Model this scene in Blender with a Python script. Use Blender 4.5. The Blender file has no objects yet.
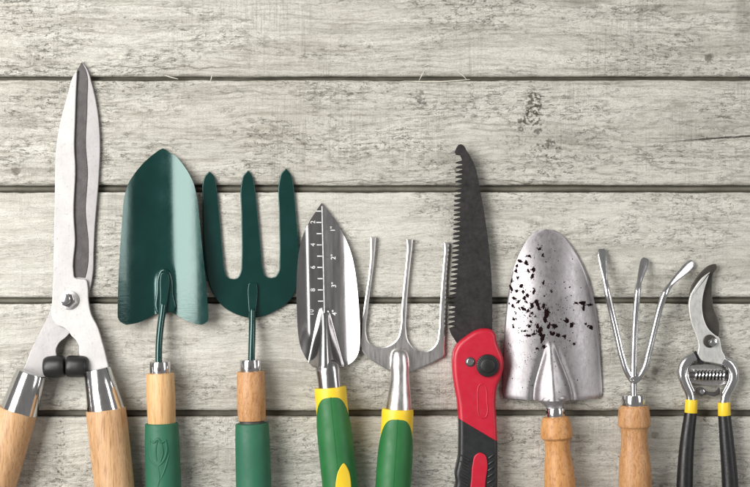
import bpy, bmesh, math, random
from mathutils import Vector, noise
random.seed(7)
S = bpy.context.scene
C = S.collection
R = math.radians

# ------------------------------------------------------------------ camera, world, lamps, exposure
CAM_H = 1600.0                                   # millimetres above the boards
cam = bpy.data.cameras.new('camera'); camo = bpy.data.objects.new('camera', cam); C.objects.link(camo)
camo.location = (0, 0, CAM_H / 1000); cam.sensor_width = 36; cam.lens = 36 * CAM_H / 750
cam.clip_start = 0.05; cam.clip_end = 50
S.camera = camo
W = bpy.data.worlds.new('World'); S.world = W; W.use_nodes = True
W.node_tree.nodes['Background'].inputs[0].default_value = (1.0, 0.985, 0.96, 1)
W.node_tree.nodes['Background'].inputs[1].default_value = 0.25
def softbox(name, loc, target, sx, sy, watts, col):
    l = bpy.data.lights.new(name, 'AREA'); l.shape = 'RECTANGLE'; l.size = sx; l.size_y = sy
    l.energy = watts; l.color = col
    o = bpy.data.objects.new(name, l); C.objects.link(o); o.location = loc
    o.rotation_euler = (Vector(target) - Vector(loc)).to_track_quat('-Z', 'Y').to_euler()
    return o
softbox('key_softbox', (-1.15, 0.34, 1.30), (0, -0.02, 0), 1.8, 0.95, 60, (1, 0.985, 0.955))
softbox('fill_softbox', (1.45, 0.35, 1.10), (0.05, 0, 0), 1.2, 0.40, 10, (1, 0.99, 0.97))
S.view_settings.view_transform = 'Standard'; S.view_settings.look = 'None'
S.view_settings.exposure = 0.0; S.view_settings.gamma = 1.0
S.render.engine = 'CYCLES'

# ------------------------------------------------------------------ materials
class Mat:
    def __init__(s, name):
        s.m = bpy.data.materials.new(name); s.m.use_nodes = True; s.t = s.m.node_tree
        s.b = s.t.nodes['Principled BSDF']; s._pos = None
    def n(s, typ, **kw):
        x = s.t.nodes.new(typ)
        for k, v in kw.items(): setattr(x, k, v)
        return x
    def put(s, inp, v):
        if hasattr(v, 'is_linked'): s.t.links.new(v, inp)
        elif isinstance(v, (tuple, list)) and len(v) == 3 and inp.type == 'RGBA': inp.default_value = (*v, 1)
        else: inp.default_value = v
    def set(s, **kw):
        for k, v in kw.items(): s.put(s.b.inputs[k.replace('_', ' ')], v)
        return s
    def coord(s, sc, off=None):
        g = s.n('ShaderNodeTexCoord'); v = g.outputs['Object']
        if off is not None:
            a = s.n('ShaderNodeVectorMath', operation='ADD'); s.put(a.inputs[0], v); s.put(a.inputs[1], off); v = a.outputs[0]
        m = s.n('ShaderNodeMapping'); s.put(m.inputs[0], v); m.inputs['Scale'].default_value = sc
        return m.outputs[0]
    def noise(s, vec, detail=4, rough=.55, dist=0, scale=1.0):
        x = s.n('ShaderNodeTexNoise'); s.put(x.inputs['Vector'], vec); x.inputs['Scale'].default_value = scale
        x.inputs['Detail'].default_value = detail; x.inputs['Roughness'].default_value = rough; x.inputs['Distortion'].default_value = dist
        return x.outputs[0]
    def rng(s, v, a, b, c=0., d=1., smooth=False):
        x = s.n('ShaderNodeMapRange'); x.interpolation_type = 'SMOOTHSTEP' if smooth else 'LINEAR'
        for i, q in enumerate((v, a, b, c, d)): s.put(x.inputs[i], q)
        return x.outputs[0]
    def math(s, op, a, b=0.):
        x = s.n('ShaderNodeMath', operation=op); s.put(x.inputs[0], a); s.put(x.inputs[1], b); return x.outputs[0]
    def mix(s, f, a, b):
        x = s.n('ShaderNodeMix', data_type='RGBA'); s.put(x.inputs[0], f); s.put(x.inputs[6], a); s.put(x.inputs[7], b); return x.outputs[2]
    def bump(s, h, strength, dist):
        x = s.n('ShaderNodeBump'); s.put(x.inputs['Height'], h); x.inputs['Strength'].default_value = strength
        x.inputs['Distance'].default_value = dist; s.put(s.b.inputs['Normal'], x.outputs[0]); return s

def simple(name, col, rough, metal=0, spot=0, bump=0, bsc=900, coat=0, spec=.5, var=.15, vsc=60):
    """plain coloured material with slight tone variation, roughness variation and fine relief"""
    M = Mat(name)
    v = M.noise(M.coord((vsc, vsc, vsc)), 5, .6)
    c2 = tuple(x * (1 - var) for x in col)
    base = M.mix(M.rng(v, .35, .65), c2, col)
    if spot:
        sp = M.noise(M.coord((420, 420, 420)), 2, .5)
        base = M.mix(M.rng(sp, .66, .72, 0, spot), base, (.12, .1, .09))
    M.set(Base_Color=base, Metallic=metal, Specular_IOR_Level=spec, Coat_Weight=coat)
    r = M.noise(M.coord((vsc * 2.3, vsc * 2.3, vsc * 2.3)), 4, .6)
    M.set(Roughness=M.rng(r, .3, .7, max(.02, rough * .8), min(1, rough * 1.2)))
    if bump: M.bump(M.noise(M.coord((bsc, bsc, bsc)), 3, .6), .5, bump)
    return M.m

def weathered_boards(name, wear, pale):
    M = Mat(name)
    oi = M.n('ShaderNodeObjectInfo')
    sc = M.n('ShaderNodeVectorMath', operation='SCALE'); cx = M.n('ShaderNodeCombineXYZ')
    M.put(cx.inputs[0], oi.outputs['Random']); M.put(cx.inputs[1], oi.outputs['Random']); M.put(cx.inputs[2], oi.outputs['Random'])
    M.put(sc.inputs[0], cx.outputs[0]); sc.inputs['Scale'].default_value = 7.3
    off = sc.outputs[0]
    def warped(sc, amt):
        w = M.noise(M.coord((5, 13, 8), off), 4, .55)
        g = M.n('ShaderNodeTexCoord'); a1 = M.n('ShaderNodeVectorMath', operation='ADD'); M.put(a1.inputs[0], g.outputs['Object']); M.put(a1.inputs[1], off)
        c = M.n('ShaderNodeCombineXYZ'); M.put(c.inputs[1], M.rng(w, 0, 1, -amt, amt))
        a2 = M.n('ShaderNodeVectorMath', operation='ADD'); M.put(a2.inputs[0], a1.outputs[0]); M.put(a2.inputs[1], c.outputs[0])
        m = M.n('ShaderNodeMapping'); M.put(m.inputs[0], a2.outputs[0]); m.inputs['Scale'].default_value = sc
        return m.outputs[0]
    broad = M.noise(warped((4, 46, 10), .016), 4, .6)
    patch = M.noise(M.coord((6, 15, 5), off), 4, .6, .4)
    streak = M.noise(warped((17, 330, 40), .016), 5, .66)
    f1 = M.noise(warped((80, 430, 120), .014), 4, .66)
    rough = M.rng(M.noise(M.coord((8, 22, 8), off), 4, .6, .5), .40, .62, .12, 1, True)
    f3 = M.noise(warped((95, 300, 90), .012), 3, .65, .25)
    tear = M.rng(M.math('ABSOLUTE', M.math('SUBTRACT', f3, .5)), .004, .026, 1, 0)
    tear = M.math('MULTIPLY', tear, M.rng(M.noise(M.coord((120, 200, 100), off), 2, .5), .50, .58, 0, 1))
    tear = M.math('MULTIPLY', tear, rough)
    saw = M.noise(M.coord((560, 16, 30), off), 4, .7)
    sawm = M.rng(M.noise(M.coord((12, 9, 8), off), 3, .6), .42, .62, .1, 1, True)
    grain = M.noise(M.coord((620, 1300, 900), off), 3, .72)
    light = tuple(pale * c for c in (.645, .628, .57)); mid = tuple(pale * c for c in (.525, .508, .455)); dark = (.16, .147, .12)
    col = M.mix(M.rng(broad, .36, .6, 0, 1, True), mid, light)
    col = M.mix(M.rng(patch, .34, .5, .32, 0, True), col, (.40, .365, .315))
    col = M.mix(M.rng(streak, .36, .5, .44 * wear, 0, True), col, (.24, .22, .175))
    col = M.mix(M.rng(streak, .54, .66, 0, .5, True), col, (.73, .715, .65))
    col = M.mix(M.math('MULTIPLY', M.rng(f1, .40, .48, .56 * wear, 0, True), M.rng(rough, 0, 1, .35, 1)), col, dark)
    col = M.mix(M.math('MULTIPLY', tear, .68 * wear), col, (.10, .09, .07))
    col = M.mix(M.math('MULTIPLY', M.rng(saw, .38, .5, .27 * wear, 0), sawm), col, dark)
    col = M.mix(M.rng(grain, .34, .5, .5 * wear, 0), col, (.24, .22, .18))
    # stains, knots and a check that have a shape of their own
    g = M.n('ShaderNodeNewGeometry'); sep = M.n('ShaderNodeSeparateXYZ'); M.put(sep.inputs[0], g.outputs['Position'])
    X, Y = sep.outputs[0], sep.outputs[1]
    wob = M.noise(M.coord((160, 160, 160)), 3, .6)
    def ell(px, py, rx, ry):
        a = M.math('DIVIDE', M.math('SUBTRACT', X, (px - 375) / 1000), rx / 1000)
        b = M.math('DIVIDE', M.math('SUBTRACT', Y, (243.5 - py) / 1000), ry / 1000)
        return M.math('ADD', M.math('SQRT', M.math('ADD', M.math('MULTIPLY', a, a), M.math('MULTIPLY', b, b))), M.rng(wob, 0, 1, -.9, .9))
    spots = M.noise(M.coord((330, 330, 330)), 2, .5)
    for (px, py, rx, ry, k, thr) in ((533, 103, 10, 13, .8, .51), (532, 119, 12, 10, .75, .56), (548, 150, 14, 12, .6, .62), (538, 131, 5, 3, .7, .42), (521, 121, 3.2, 3, .7, .42), (521, 129, 3, 3, .7, .42), (549, 143, 3.4, 4, .7, .45),
                                (421, 100, 6, 10, .5, .5), (60, 450, 5, 60, .6, .62), (530, 138, 40, 26, .4, .64)):
        m = M.math('MULTIPLY', M.rng(ell(px, py, rx, ry), .7, 1.1, 1, 0, True), M.rng(spots, thr - .06, thr, 0, k))
        col = M.mix(m, col, (.055, .045, .035))
    for (px, py, rx, ry, k) in ((709, 58, 5, 4.5, .75), (16, 171, 5, 5, .6), (30, 171, 42, 3.5, .35), (655, 371, 4, 5, .6), (652, 371, 22, 12, .16), (22, 120, 26, 9, .3), (744, 20, 10, 26, .35),
                                (650, 8, 20, 4, .4), (577, 4, 26, 5, .35), (700, 122, 60, 22, .14), (548, 135, 60, 16, .16), (480, 425, 5, 5, .35), (655, 435, 4, 4, .4)):
        col = M.mix(M.rng(ell(px, py, rx, ry), .55, 1.15, k, 0, True), col, (.11, .09, .07))
    crack = M.math('ABSOLUTE', M.math('SUBTRACT', Y, M.math('ADD', M.math('MULTIPLY', X, .075), .0795)))
    crack = M.math('ADD', crack, M.rng(wob, 0, 1, -.0012, .0012))
    cm = M.math('MULTIPLY', M.rng(crack, .0002, .0009, 1, 0), M.rng(X, .285, .33, 0, .85))
    col = M.mix(cm, col, (.05, .04, .03))
    for (py, x0, x1, k) in ((67.5, -.4, -.1, .5), (94, -.18, .12, .35), (181.5, -.1, .2, .5)):
        c = M.math('ABSOLUTE', M.math('ADD', M.math('SUBTRACT', Y, (243.5 - py) / 1000), M.rng(M.noise(M.coord((14, 14, 14)), 4, .6), 0, 1, -.014, .014)))
        c = M.math('MULTIPLY', M.rng(c, .0003, .0011, 1, 0), M.math('MULTIPLY', M.rng(X, x0, x0 + .05, 0, k), M.rng(X, x1 - .05, x1, 1, 0)))
        col = M.mix(c, col, (.08, .07, .05))
        crk = c
    h = M.math('ADD', M.math('MULTIPLY', M.math('MULTIPLY', f3, rough), 1.5), M.math('MULTIPLY', f1, .6))
    h = M.math('ADD', h, M.math('MULTIPLY', streak, .9))
    h = M.math('ADD', h, M.math('MULTIPLY', M.math('MULTIPLY', saw, sawm), .3))
    h = M.math('ADD', h, M.math('MULTIPLY', grain, .5))
    h = M.math('ADD', h, M.math('MULTIPLY', tear, -.4))
    h = M.math('ADD', h, M.math('MULTIPLY', cm, -1.5))
    M.set(Base_Color=col, Roughness=.88, Specular_IOR_Level=.2)
    M.bump(h, 1.0, .0021)
    return M.m

def handle_wood(name, c1, c2, c3, gx=300, gy=9, knot=.0):
    M = Mat(name)
    g = M.noise(M.coord((gx, gy, gx)), 6, .65, .6)
    f = M.noise(M.coord((gx * 3, gy * 5, gx * 3)), 4, .7)
    p = M.noise(M.coord((45, 14, 45)), 3, .5, .5)
    pores = M.noise(M.coord((1500, 70, 1500)), 2, .5)
    col = M.mix(M.rng(g, .34, .64), c2, c1)
    col = M.mix(M.rng(p, .45, .7, 0, .45, True), col, c2)
    col = M.mix(M.rng(f, .36, .49, .62, 0), col, c3)
    col = M.mix(M.rng(pores, .32, .4, .55, 0), col, c3)
    if knot:
        k = M.noise(M.coord((70, 40, 70)), 2, .5)
        col = M.mix(M.rng(k, .68, .73, 0, knot, True), col, (.16, .07, .025))
    M.set(Base_Color=col, Roughness=M.rng(g, .3, .7, .38, .52), Specular_IOR_Level=.4)
    M.bump(M.math('ADD', f, M.math('MULTIPLY', pores, .6)), .35, .0004)
    return M.m

def green_enamel():
    M = Mat('green_enamel')
    rip = M.noise(M.coord((60, 900, 60)), 4, .7)
    wav = M.noise(M.coord((45, 45, 45)), 3, .5)
    v = M.noise(M.coord((40, 40, 40)), 4, .6)
    M.set(Base_Color=M.mix(M.rng(v, .3, .7), (.002, .021, .0185), (.003, .027, .024)), Roughness=M.rng(v, .3, .7, .08, .18), Specular_IOR_Level=.6, Coat_Weight=.2, Coat_Roughness=.05, Specular_Tint=(.74, 1, .96), Coat_Tint=(.8, 1, .97))
    M.bump(M.math('ADD', M.math('MULTIPLY', rip, .32), M.math('MULTIPLY', wav, .6)), .3, .0010)
    return M.m

def brushed(name, col, rough, sx, sy, spot=0, bstr=.2, metal=1.0):
    M = Mat(name)
    a = M.noise(M.coord((sx, sy, sx)), 5, .65)
    b = M.noise(M.coord((60, 60, 60)), 5, .6)
    base = M.mix(M.rng(b, .3, .7), tuple(x * .84 for x in col), col)
    base = M.mix(M.rng(a, .35, .5, .25, 0), base, tuple(x * .6 for x in col))
    if spot:
        sp = M.noise(M.coord((520, 520, 520)), 3, .6)
        base = M.mix(M.rng(sp, .62, .70, 0, spot), base, (.10, .085, .075))
    M.set(Base_Color=base, Metallic=metal, Roughness=M.rng(a, .3, .7, rough * .8, rough * 1.25))
    M.bump(a, bstr, .0003)
    return M.m

m_board = weathered_boards('rough_sawn_boards', 1.0, 1.0)
m_board2 = weathered_boards('smoother_pale_boards', .62, 1.05)
m_gap = simple('dark_joint_wood', (.11, .10, .08), .9, bump=.0006, bsc=300)
m_tongue = simple('tongue_wood', (.15, .14, .11), .85, bump=.0005, bsc=260, var=.35, vsc=45)
m_splinter = simple('splinter_wood', (.62, .59, .50), .8)
m_white = brushed('pale_ground_steel', (.50, .486, .478), .55, 500, 60, spot=.4, metal=.25)
m_strip = simple('dark_bevel_steel', (.075, .068, .068), .55, metal=.4, bump=.0003, bsc=700, var=.25)
m_backb = brushed('grey_ground_steel', (.37, .355, .355), .5, 400, 200, spot=.4, metal=.4)
m_chrome = brushed('polished_steel', (.66, .655, .66), .13, 700, 25, bstr=.08)
m_chrome2 = brushed('bright_wire_steel', (.70, .70, .71), .18, 500, 40, bstr=.1)
m_trowel = brushed('stainless_steel', (.44, .425, .43), .18, 260, 18, bstr=.08)
m_stamped = brushed('stamped_fork_steel', (.70, .68, .67), .31, 500, 60, bstr=.10)
m_worn = brushed('worn_scratched_steel', (.34, .322, .335), .40, 320, 160, spot=.6, bstr=.3, metal=.75)
m_rubber = simple('black_rubber', (.012, .012, .012), .42, bump=.0002, bsc=900)
m_oak = handle_wood('oak_handle', (.58, .365, .20), (.44, .25, .12), (.23, .115, .05), 210, 9)
m_pale = handle_wood('pale_beech', (.66, .425, .21), (.54, .315, .14), (.36, .185, .075), 200, 6)
m_tan = handle_wood('tan_beech', (.54, .30, .14), (.40, .195, .08), (.22, .095, .035), 260, 50)
m_ash = handle_wood('varnished_ash', (.58, .30, .115), (.46, .215, .075), (.25, .10, .035), 120, 36, knot=.6)
m_enamel = green_enamel()
m_grip = simple('green_foam_grip', (.016, .115, .062), .6, bump=.00025, bsc=1500, var=.12, vsc=40)
m_grip2 = simple('bright_green_grip', (.016, .14, .036), .5, bump=.0002, bsc=1500, var=.15, vsc=40)
m_yellow = simple('yellow_plastic', (.82, .56, .025), .42, bump=.0001, var=.08)
m_saw = simple('coated_saw_steel', (.034, .030, .031), .46, metal=.35, bump=.0003, bsc=700, var=.45, vsc=120)
m_red = simple('red_plastic', (.46, .010, .030), .38, bump=.0001, bsc=900, var=.08)
m_black = simple('black_plastic', (.014, .015, .016), .42, bump=.0002, bsc=700)
m_bgrip = simple('black_dipped_grip', (.010, .010, .011), .40, bump=.0003, bsc=500)
m_soil = simple('maroon_soil', (.012, .0035, .004), .9, spec=.08, bump=.0006, bsc=800, var=.5, vsc=400)
m_mark = simple('etched_white', (.82, .81, .80), .5, var=.4, vsc=300)
m_markd = simple('etched_dark', (.05, .048, .05), .5)
m_pruner = brushed('forged_pruner_steel', (.74, .73, .71), .40, 380, 120, spot=.3, metal=.6)
m_prunerd = simple('dark_pruner_blade', (.075, .068, .06), .42, metal=.5, bump=.0002, bsc=800, var=.3)

# ------------------------------------------------------------------ mesh helpers (picture millimetres -> metres)
class Thing:
    def __init__(s, name, label, cat, px, py, zc, group=None):
        s.k = 1 - zc / CAM_H
        s.o = bpy.data.objects.new(name, None); C.objects.link(s.o); s.o.empty_display_size = .02
        s.loc = Vector(((px - 375) * .001 * s.k, (243.5 - py) * .001 * s.k, 0)); s.o.location = s.loc
        s.o['label'] = label; s.o['category'] = cat
        if group: s.o['group'] = group
    def w(s, p): return Vector(((p[0] - 375) * .001 * s.k, (243.5 - p[1]) * .001 * s.k, p[2] * .001))
    def part(s, name, bm, mat, parent=None, label=None, sharp=38, kind=None):
        me = bpy.data.meshes.new(name)
        for v in bm.verts: v.co = s.w(v.co) - s.loc
        bmesh.ops.recalc_face_normals(bm, faces=bm.faces)
        bm.to_mesh(me); bm.free()
        for p in me.polygons: p.use_smooth = True
        me.set_sharp_from_angle(angle=R(sharp))
        me.materials.append(mat)
        o = bpy.data.objects.new(name, me); C.objects.link(o); o.parent = parent or s.o
        if label: o['label'] = label
        if kind: o['kind'] = kind
        return o

def interp(tab, t):
    """tab: [(t, v...)] sorted; monotone piecewise with smooth (Catmull-Rom) values"""
    if t <= tab[0][0]: return tab[0][1:]
    for i in range(len(tab) - 1):
        a, b = tab[i], tab[i + 1]
        if t <= b[0]:
            h = b[0] - a[0]; u = (t - a[0]) / h
            out = []
            for j in range(1, len(a)):
                def sl(q):
                    if q <= 0 or q >= len(tab) - 1:
                        q0, q1 = (0, 1) if q <= 0 else (len(tab) - 2, len(tab) - 1)
                        return (tab[q1][j] - tab[q0][j]) / (tab[q1][0] - tab[q0][0])
                    d0 = (tab[q][j] - tab[q - 1][j]) / (tab[q][0] - tab[q - 1][0]); d1 = (tab[q + 1][j] - tab[q][j]) / (tab[q + 1][0] - tab[q][0])
                    return 0 if d0 * d1 <= 0 else 2 * d0 * d1 / (d0 + d1)
                m0, m1 = sl(i) * h, sl(i + 1) * h
                u2, u3 = u * u, u * u * u
                out.append((2*u3-3*u2+1)*a[j] + (u3-2*u2+u)*m0 + (-2*u3+3*u2)*b[j] + (u3-u2)*m1)
            return tuple(out)
    return tab[-1][1:]

def curve(pts, n=6, closed=False):
    """Catmull-Rom through points; a point with a trailing 'c' marker is a hard corner"""
    P = [Vector(p[:3] if len(p) > 3 or (len(p) == 3 and p[2] != 'c') else (*p[:2], 0)) for p in pts]
    hard = [p[-1] == 'c' for p in pts]
    out = []; N = len(P); segs = N if closed else N - 1
    for i in range(segs):
        p1, p2 = P[i], P[(i + 1) % N]
        p0 = P[(i - 1) % N] if (closed or i > 0) else p1
        p3 = P[(i + 2) % N] if (closed or i + 2 < N) else p2
        if hard[i]: p0 = p1
        if hard[(i + 1) % N]: p3 = p2
        d = (p2 - p1).length or 1e-6; e0 = (p1 - p0).length; e1 = (p3 - p2).length
        m1 = (p2 - p1) if e0 < 1e-6 else ((p1 - p0) * (d / e0) * d + (p2 - p1) * e0) / (e0 + d)
        m2 = (p2 - p1) if e1 < 1e-6 else ((p2 - p1) * e1 + (p3 - p2) * (d / e1) * d) / (e1 + d)
        steps = 1 if (hard[i] and hard[(i + 1) % N]) else n
        for k in range(steps):
            t = k / steps; t2 = t * t; t3 = t2 * t
            out.append((2*t3-3*t2+1)*p1 + (t3-2*t2+t)*m1 + (-2*t3+3*t2)*p2 + (t3-t2)*m2)
    if not closed: out.append(P[-1])
    return out

def plate(outline, z0, z1, bev=.6, seg=2, n=5, zf=None, cut=6.0, smooth=True, drop=None):
    pts = curve(outline, n, True) if smooth else [Vector((*p[:2], 0)) for p in outline]
    q = [pts[0]]
    for p in pts[1:]:
        if (p - q[-1]).length > .12: q.append(p)
    if (q[0] - q[-1]).length < .12: q.pop()
    pts = q; n_ = len(pts)
    area = sum(pts[i].x * pts[(i+1) % n_].y - pts[(i+1) % n_].x * pts[i].y for i in range(n_))
    if area < 0: pts.reverse()
    inn = []                                              # inward mitre direction at every corner, limited at sharp points
    for i in range(n_):
        d0 = (pts[i] - pts[i-1]).normalized(); d1 = (pts[(i+1) % n_] - pts[i]).normalized()
        n0 = Vector((-d0.y, d0.x, 0)); n1 = Vector((-d1.y, d1.x, 0)); m = n0 + n1
        m = m.normalized() if m.length > 1e-3 else -d0
        inn.append(m / max(.6, m.dot(n0)))
    drop = bev if drop is None else drop
    lev = [(0, z0), (0, z1 - drop)]
    for i in range(1, seg + 1):
        a = math.pi / 2 * i / seg; lev.append((bev * (1 - math.cos(a)), z1 - drop + drop * math.sin(a)))
    lev.append((bev + min(.4, bev * .4), z1))
    if not bev: lev = [(0, z0), (0, z1)]
    bm = bmesh.new()
    rings = [[bm.verts.new((p.x + v.x * o, p.y + v.y * o, z)) for p, v in zip(pts, inn)] for o, z in lev]
    for a, b in zip(rings, rings[1:]):
        for k in range(n_): bm.faces.new((a[k], a[(k+1) % n_], b[(k+1) % n_], b[k]))
    bm.faces.new(rings[0][::-1]); bm.faces.new(rings[-1])
    if zf:
        ys = [v.co.y for v in bm.verts]; y = min(ys) + cut
        while y < max(ys):
            bmesh.ops.bisect_plane(bm, geom=bm.verts[:] + bm.edges[:] + bm.faces[:], plane_co=(0, y, 0), plane_no=(0, 1, 0)); y += cut
        bmesh.ops.triangulate(bm, faces=[q for q in bm.faces if len(q.verts) > 4])
        for v in bm.verts: v.co.z += zf(v.co.x, v.co.y)
    return bm

def tube(path, radii, seg=20, flat=1.0, bm=None, wide=None, caps=True):
    """sweep: path of 3-D points, radius at each; flat scales the vertical half-axis"""
    bm = bm or bmesh.new(); P = [Vector(p) for p in path]; rings = []; up = Vector((0, 0, 1))
    for i, p in enumerate(P):
        t = (P[min(i + 1, len(P) - 1)] - P[max(i - 1, 0)]).normalized()
        if abs(t.dot(up)) > .97: up = Vector((0, 1, 0))
        s = t.cross(up).normalized(); u = s.cross(t).normalized()
        fl = flat[i] if isinstance(flat, (list, tuple)) else flat
        r = radii[i] if isinstance(radii, (list, tuple)) else radii
        rings.append([bm.verts.new(p + s * (r * math.cos(2*math.pi*k/seg)) + u * (r * fl * math.sin(2*math.pi*k/seg))) for k in range(seg)])
    for a, b in zip(rings, rings[1:]):
        for k in range(seg): bm.faces.new((a[k], a[(k+1) % seg], b[(k+1) % seg], b[k]))
    if caps:
        bm.faces.new(rings[0][::-1]); bm.faces.new(rings[-1])
    return bm

def turned(p0, p1, prof, seg=32, flat=1.0, z0=None):
    """lathe-turned piece along the axis p0->p1; prof: [(picture y-distance along axis in mm, radius)]"""
    a, b = Vector(p0), Vector(p1); d = (b - a).normalized()
    return tube([a + d * q for q, r in prof], [r for q, r in prof], seg, flat)

def rounded(prof, c0=1.0, c1=1.0):
    """round the two ends of a turned profile"""
    (q0, r0), (q1, r1) = prof[0], prof[-1]
    return [(q0, r0 - c0), (q0 + c0 * .3, r0 - c0 * .3), (q0 + c0, r0)] + prof[1:-1] + [(q1 - c1, r1), (q1 - c1 * .3, r1 - c1 * .3), (q1, r1 - c1)]

def dense(tab, step=2.0):
    out = []; t = tab[0][0]
    while t < tab[-1][0]:
        out.append((t, *interp(tab, t))); t += step
    out.append((tab[-1][0], *tab[-1][1:])); return out

def blade(edge, zf, ybot=None, thick=1.4, nu=40, step=2.2, y1=None):
    """dished or domed blade; edge: [(y, left, right)], zf(x, y, u) height, ybot(x) shape of the rear edge"""
    rows = []; y = edge[0][0]; ys = []
    while y < edge[-1][0]:
        ys.append(y); y += step if y - edge[0][0] > 10 else .9
    ys.append(edge[-1][0]); yb = edge[-1][0]
    bm = bmesh.new(); T = []; B = []
    for y in ys:
        l, r = interp(edge, y); rt = []; rb = []
        for k in range(nu + 1):
            u = k / nu; x = l + (r - l) * u; yy = y
            if ybot:
                w = max(0, min(1, (y - (yb - 70)) / 70)); w = w * w * (3 - 2 * w)
                yy = y - w * (yb - ybot(x))
            z = zf(x, yy, u * 2 - 1)
            rt.append(bm.verts.new((x, yy, z + thick))); rb.append(bm.verts.new((x, yy, z)))
        T.append(rt); B.append(rb)
    for G, fl in ((T, 0), (B, 1)):
        for i in range(len(ys) - 1):
            for k in range(nu):
                q = (G[i][k], G[i][k+1], G[i+1][k+1], G[i+1][k]); bm.faces.new(q[::-1] if fl else q)
    for i in range(len(ys) - 1):
        bm.faces.new((T[i][0], T[i+1][0], B[i+1][0], B[i][0])); bm.faces.new((T[i][nu], B[i][nu], B[i+1][nu], T[i+1][nu]))
    for k in range(nu):
        bm.faces.new((T[0][k], B[0][k], B[0][k+1], T[0][k+1])); bm.faces.new((T[-1][k], T[-1][k+1], B[-1][k+1], B[-1][k]))
    bmesh.ops.remove_doubles(bm, verts=bm.verts, dist=.02)
    return bm

def sstep(a, b, x):
    t = max(0, min(1, (x - a) / (b - a))); return t * t * (3 - 2 * t)

# ------------------------------------------------------------------ the boards the tools lie on
def box_bm(x0, x1, y0, y1, z0, z1):
    bm = bmesh.new(); bmesh.ops.create_cube(bm, size=1)
    for v in bm.verts: v.co = Vector((x0 if v.co.x < 0 else x1, y0 if v.co.y < 0 else y1, z0 if v.co.z < 0 else z1))
    return bm
def flat_obj(name, bm, mat, parent=None):
    me = bpy.data.meshes.new(name)
    for v in bm.verts: v.co = Vector(((v.co.x - 375) * .001, (243.5 - v.co.y) * .001, v.co.z * .001))
    bmesh.ops.recalc_face_normals(bm, faces=bm.faces); bm.to_mesh(me); bm.free()
    for p in me.polygons: p.use_smooth = True
    me.set_sharp_from_angle(angle=R(50)); me.materials.append(mat)
    o = bpy.data.objects.new(name, me); C.objects.link(o); o.parent = parent
    return o
ground = flat_obj('plank_surface', box_bm(-520, 1270, -330, 820, -24, -13), m_gap)
ground['kind'] = 'structure'; ground['label'] = 'weathered pale grey rough sawn boards with dark joints under the tools'
ground['category'] = 'boards'
JO = [(-147, -141), (-36, -31), (76, 80.3), (185, 192.4), (297.4, 304), (410.4, 417), (522, 529), (634, 640), (745, 752)]
def plank_bm(ya, yb, seed):
    xs = [-500 + i * 3.0 for i in range(int(1750 / 3) + 1)]
    prof = [(0, -12), (0, -2.2), (.35, -.9), (1.1, -.25), (2.4, 0)]
    n = 16
    for i in range(1, n): prof.append((2.4 + (yb - ya - 7.4) * i / n, 0))
    prof += [(yb - ya - 5, 0), (yb - ya - 3.2, -.25), (yb - ya - 1.6, -.9), (yb - ya - .5, -2.0), (yb - ya, -3.6), (yb - ya, -12)]
    bm = bmesh.new(); rows = []
    for x in xs:
        row = []
        e0 = noise.noise((x * .018, seed, 0)) * .9 + noise.noise((x * .11, seed, 3)) * .45
        e1 = noise.noise((x * .014, seed, 7)) * .8 + noise.noise((x * .10, seed, 11)) * .35
        for (q, z) in prof:
            f = q / (yb - ya); y = ya + q + e0 * max(0, 1 - f * 6) + e1 * max(0, 1 - (1 - f) * 6)
            zz = z + .35 * (noise.noise((x * .02, y * .05, seed)) - .5) + .25 * noise.noise((x * .09, y * .16, seed + 5)) - .2 if z > -3 else z
            zz -= .5 * max(0, noise.noise((x * .03, seed * 2, 20)) ) * (1 if q < 2 else 0)
            row.append(bm.verts.new((x, y, min(zz, -.02))))
        rows.append(row)
    for a, b in zip(rows, rows[1:]):
        for k in range(len(prof) - 1): bm.faces.new((a[k], a[k+1], b[k+1], b[k]))
    bm.faces.new(rows[0]); bm.faces.new(rows[-1][::-1])
    return bm
planks = []
for i in range(len(JO) - 1):
    planks.append(flat_obj('plank', plank_bm(JO[i][1], JO[i+1][0], i * 3.7 + 1), m_board if i < 3 else m_board2, ground))
for i, (a, b) in enumerate(JO[1:-1]):           # tongue showing inside each joint
    w = b - a; bm = bmesh.new(); rows = []; lo = (0, -4.5, -1.6, -2.2, -3.8, -2, -2)[i]
    pr = [(a - 1, -12), (a + w * .16, -8.5), (a + w * .34, -5.2), (a + w * .55, -4.6), (a + w * .74, -5.4), (a + w * .82, -9), (b + 1, -12.4)]
    for j in range(301):
        x = -500 + j * 5.9; d = noise.noise((x * .02, i * 5., 1)) * .5
        rows.append([bm.verts.new((x, y + d, z + (lo if z > -7 else 0) + noise.noise((x * .05, y, i)) * .5)) for y, z in pr])
    for p, q in zip(rows, rows[1:]):
        for k in range(len(pr) - 1): bm.faces.new((p[k], p[k+1], q[k+1], q[k]))
    flat_obj('tongue', bm, m_tongue, ground)
for pts, r in (([(165, 75.5, 1), (170, 77, .8), (178, 79, -.5)], .55), ([(212, 75, .6), (211.5, 78, .9), (210.5, 81, .4)], .45), ([(404, 81, .5), (430, 82, 1.2), (452, 81, 1.0), (470, 79.5, .3)], .6),
               ([(424, 71, .5), (422, 75, 1.4), (419, 80.5, .4)], .4), ([(423, 66.5, .3), (428, 65, .8), (432, 66, .3)], .4), ([(458, 72, .5), (462, 75, 1.5), (467, 80, .5)], .4)):
    c = curve(pts, 5); flat_obj('splinter', tube(c, [r * (.35 + .65 * math.sin(math.pi * (i + .5) / len(c))) for i in range(len(c))], 6), m_splinter, planks[2])

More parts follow.
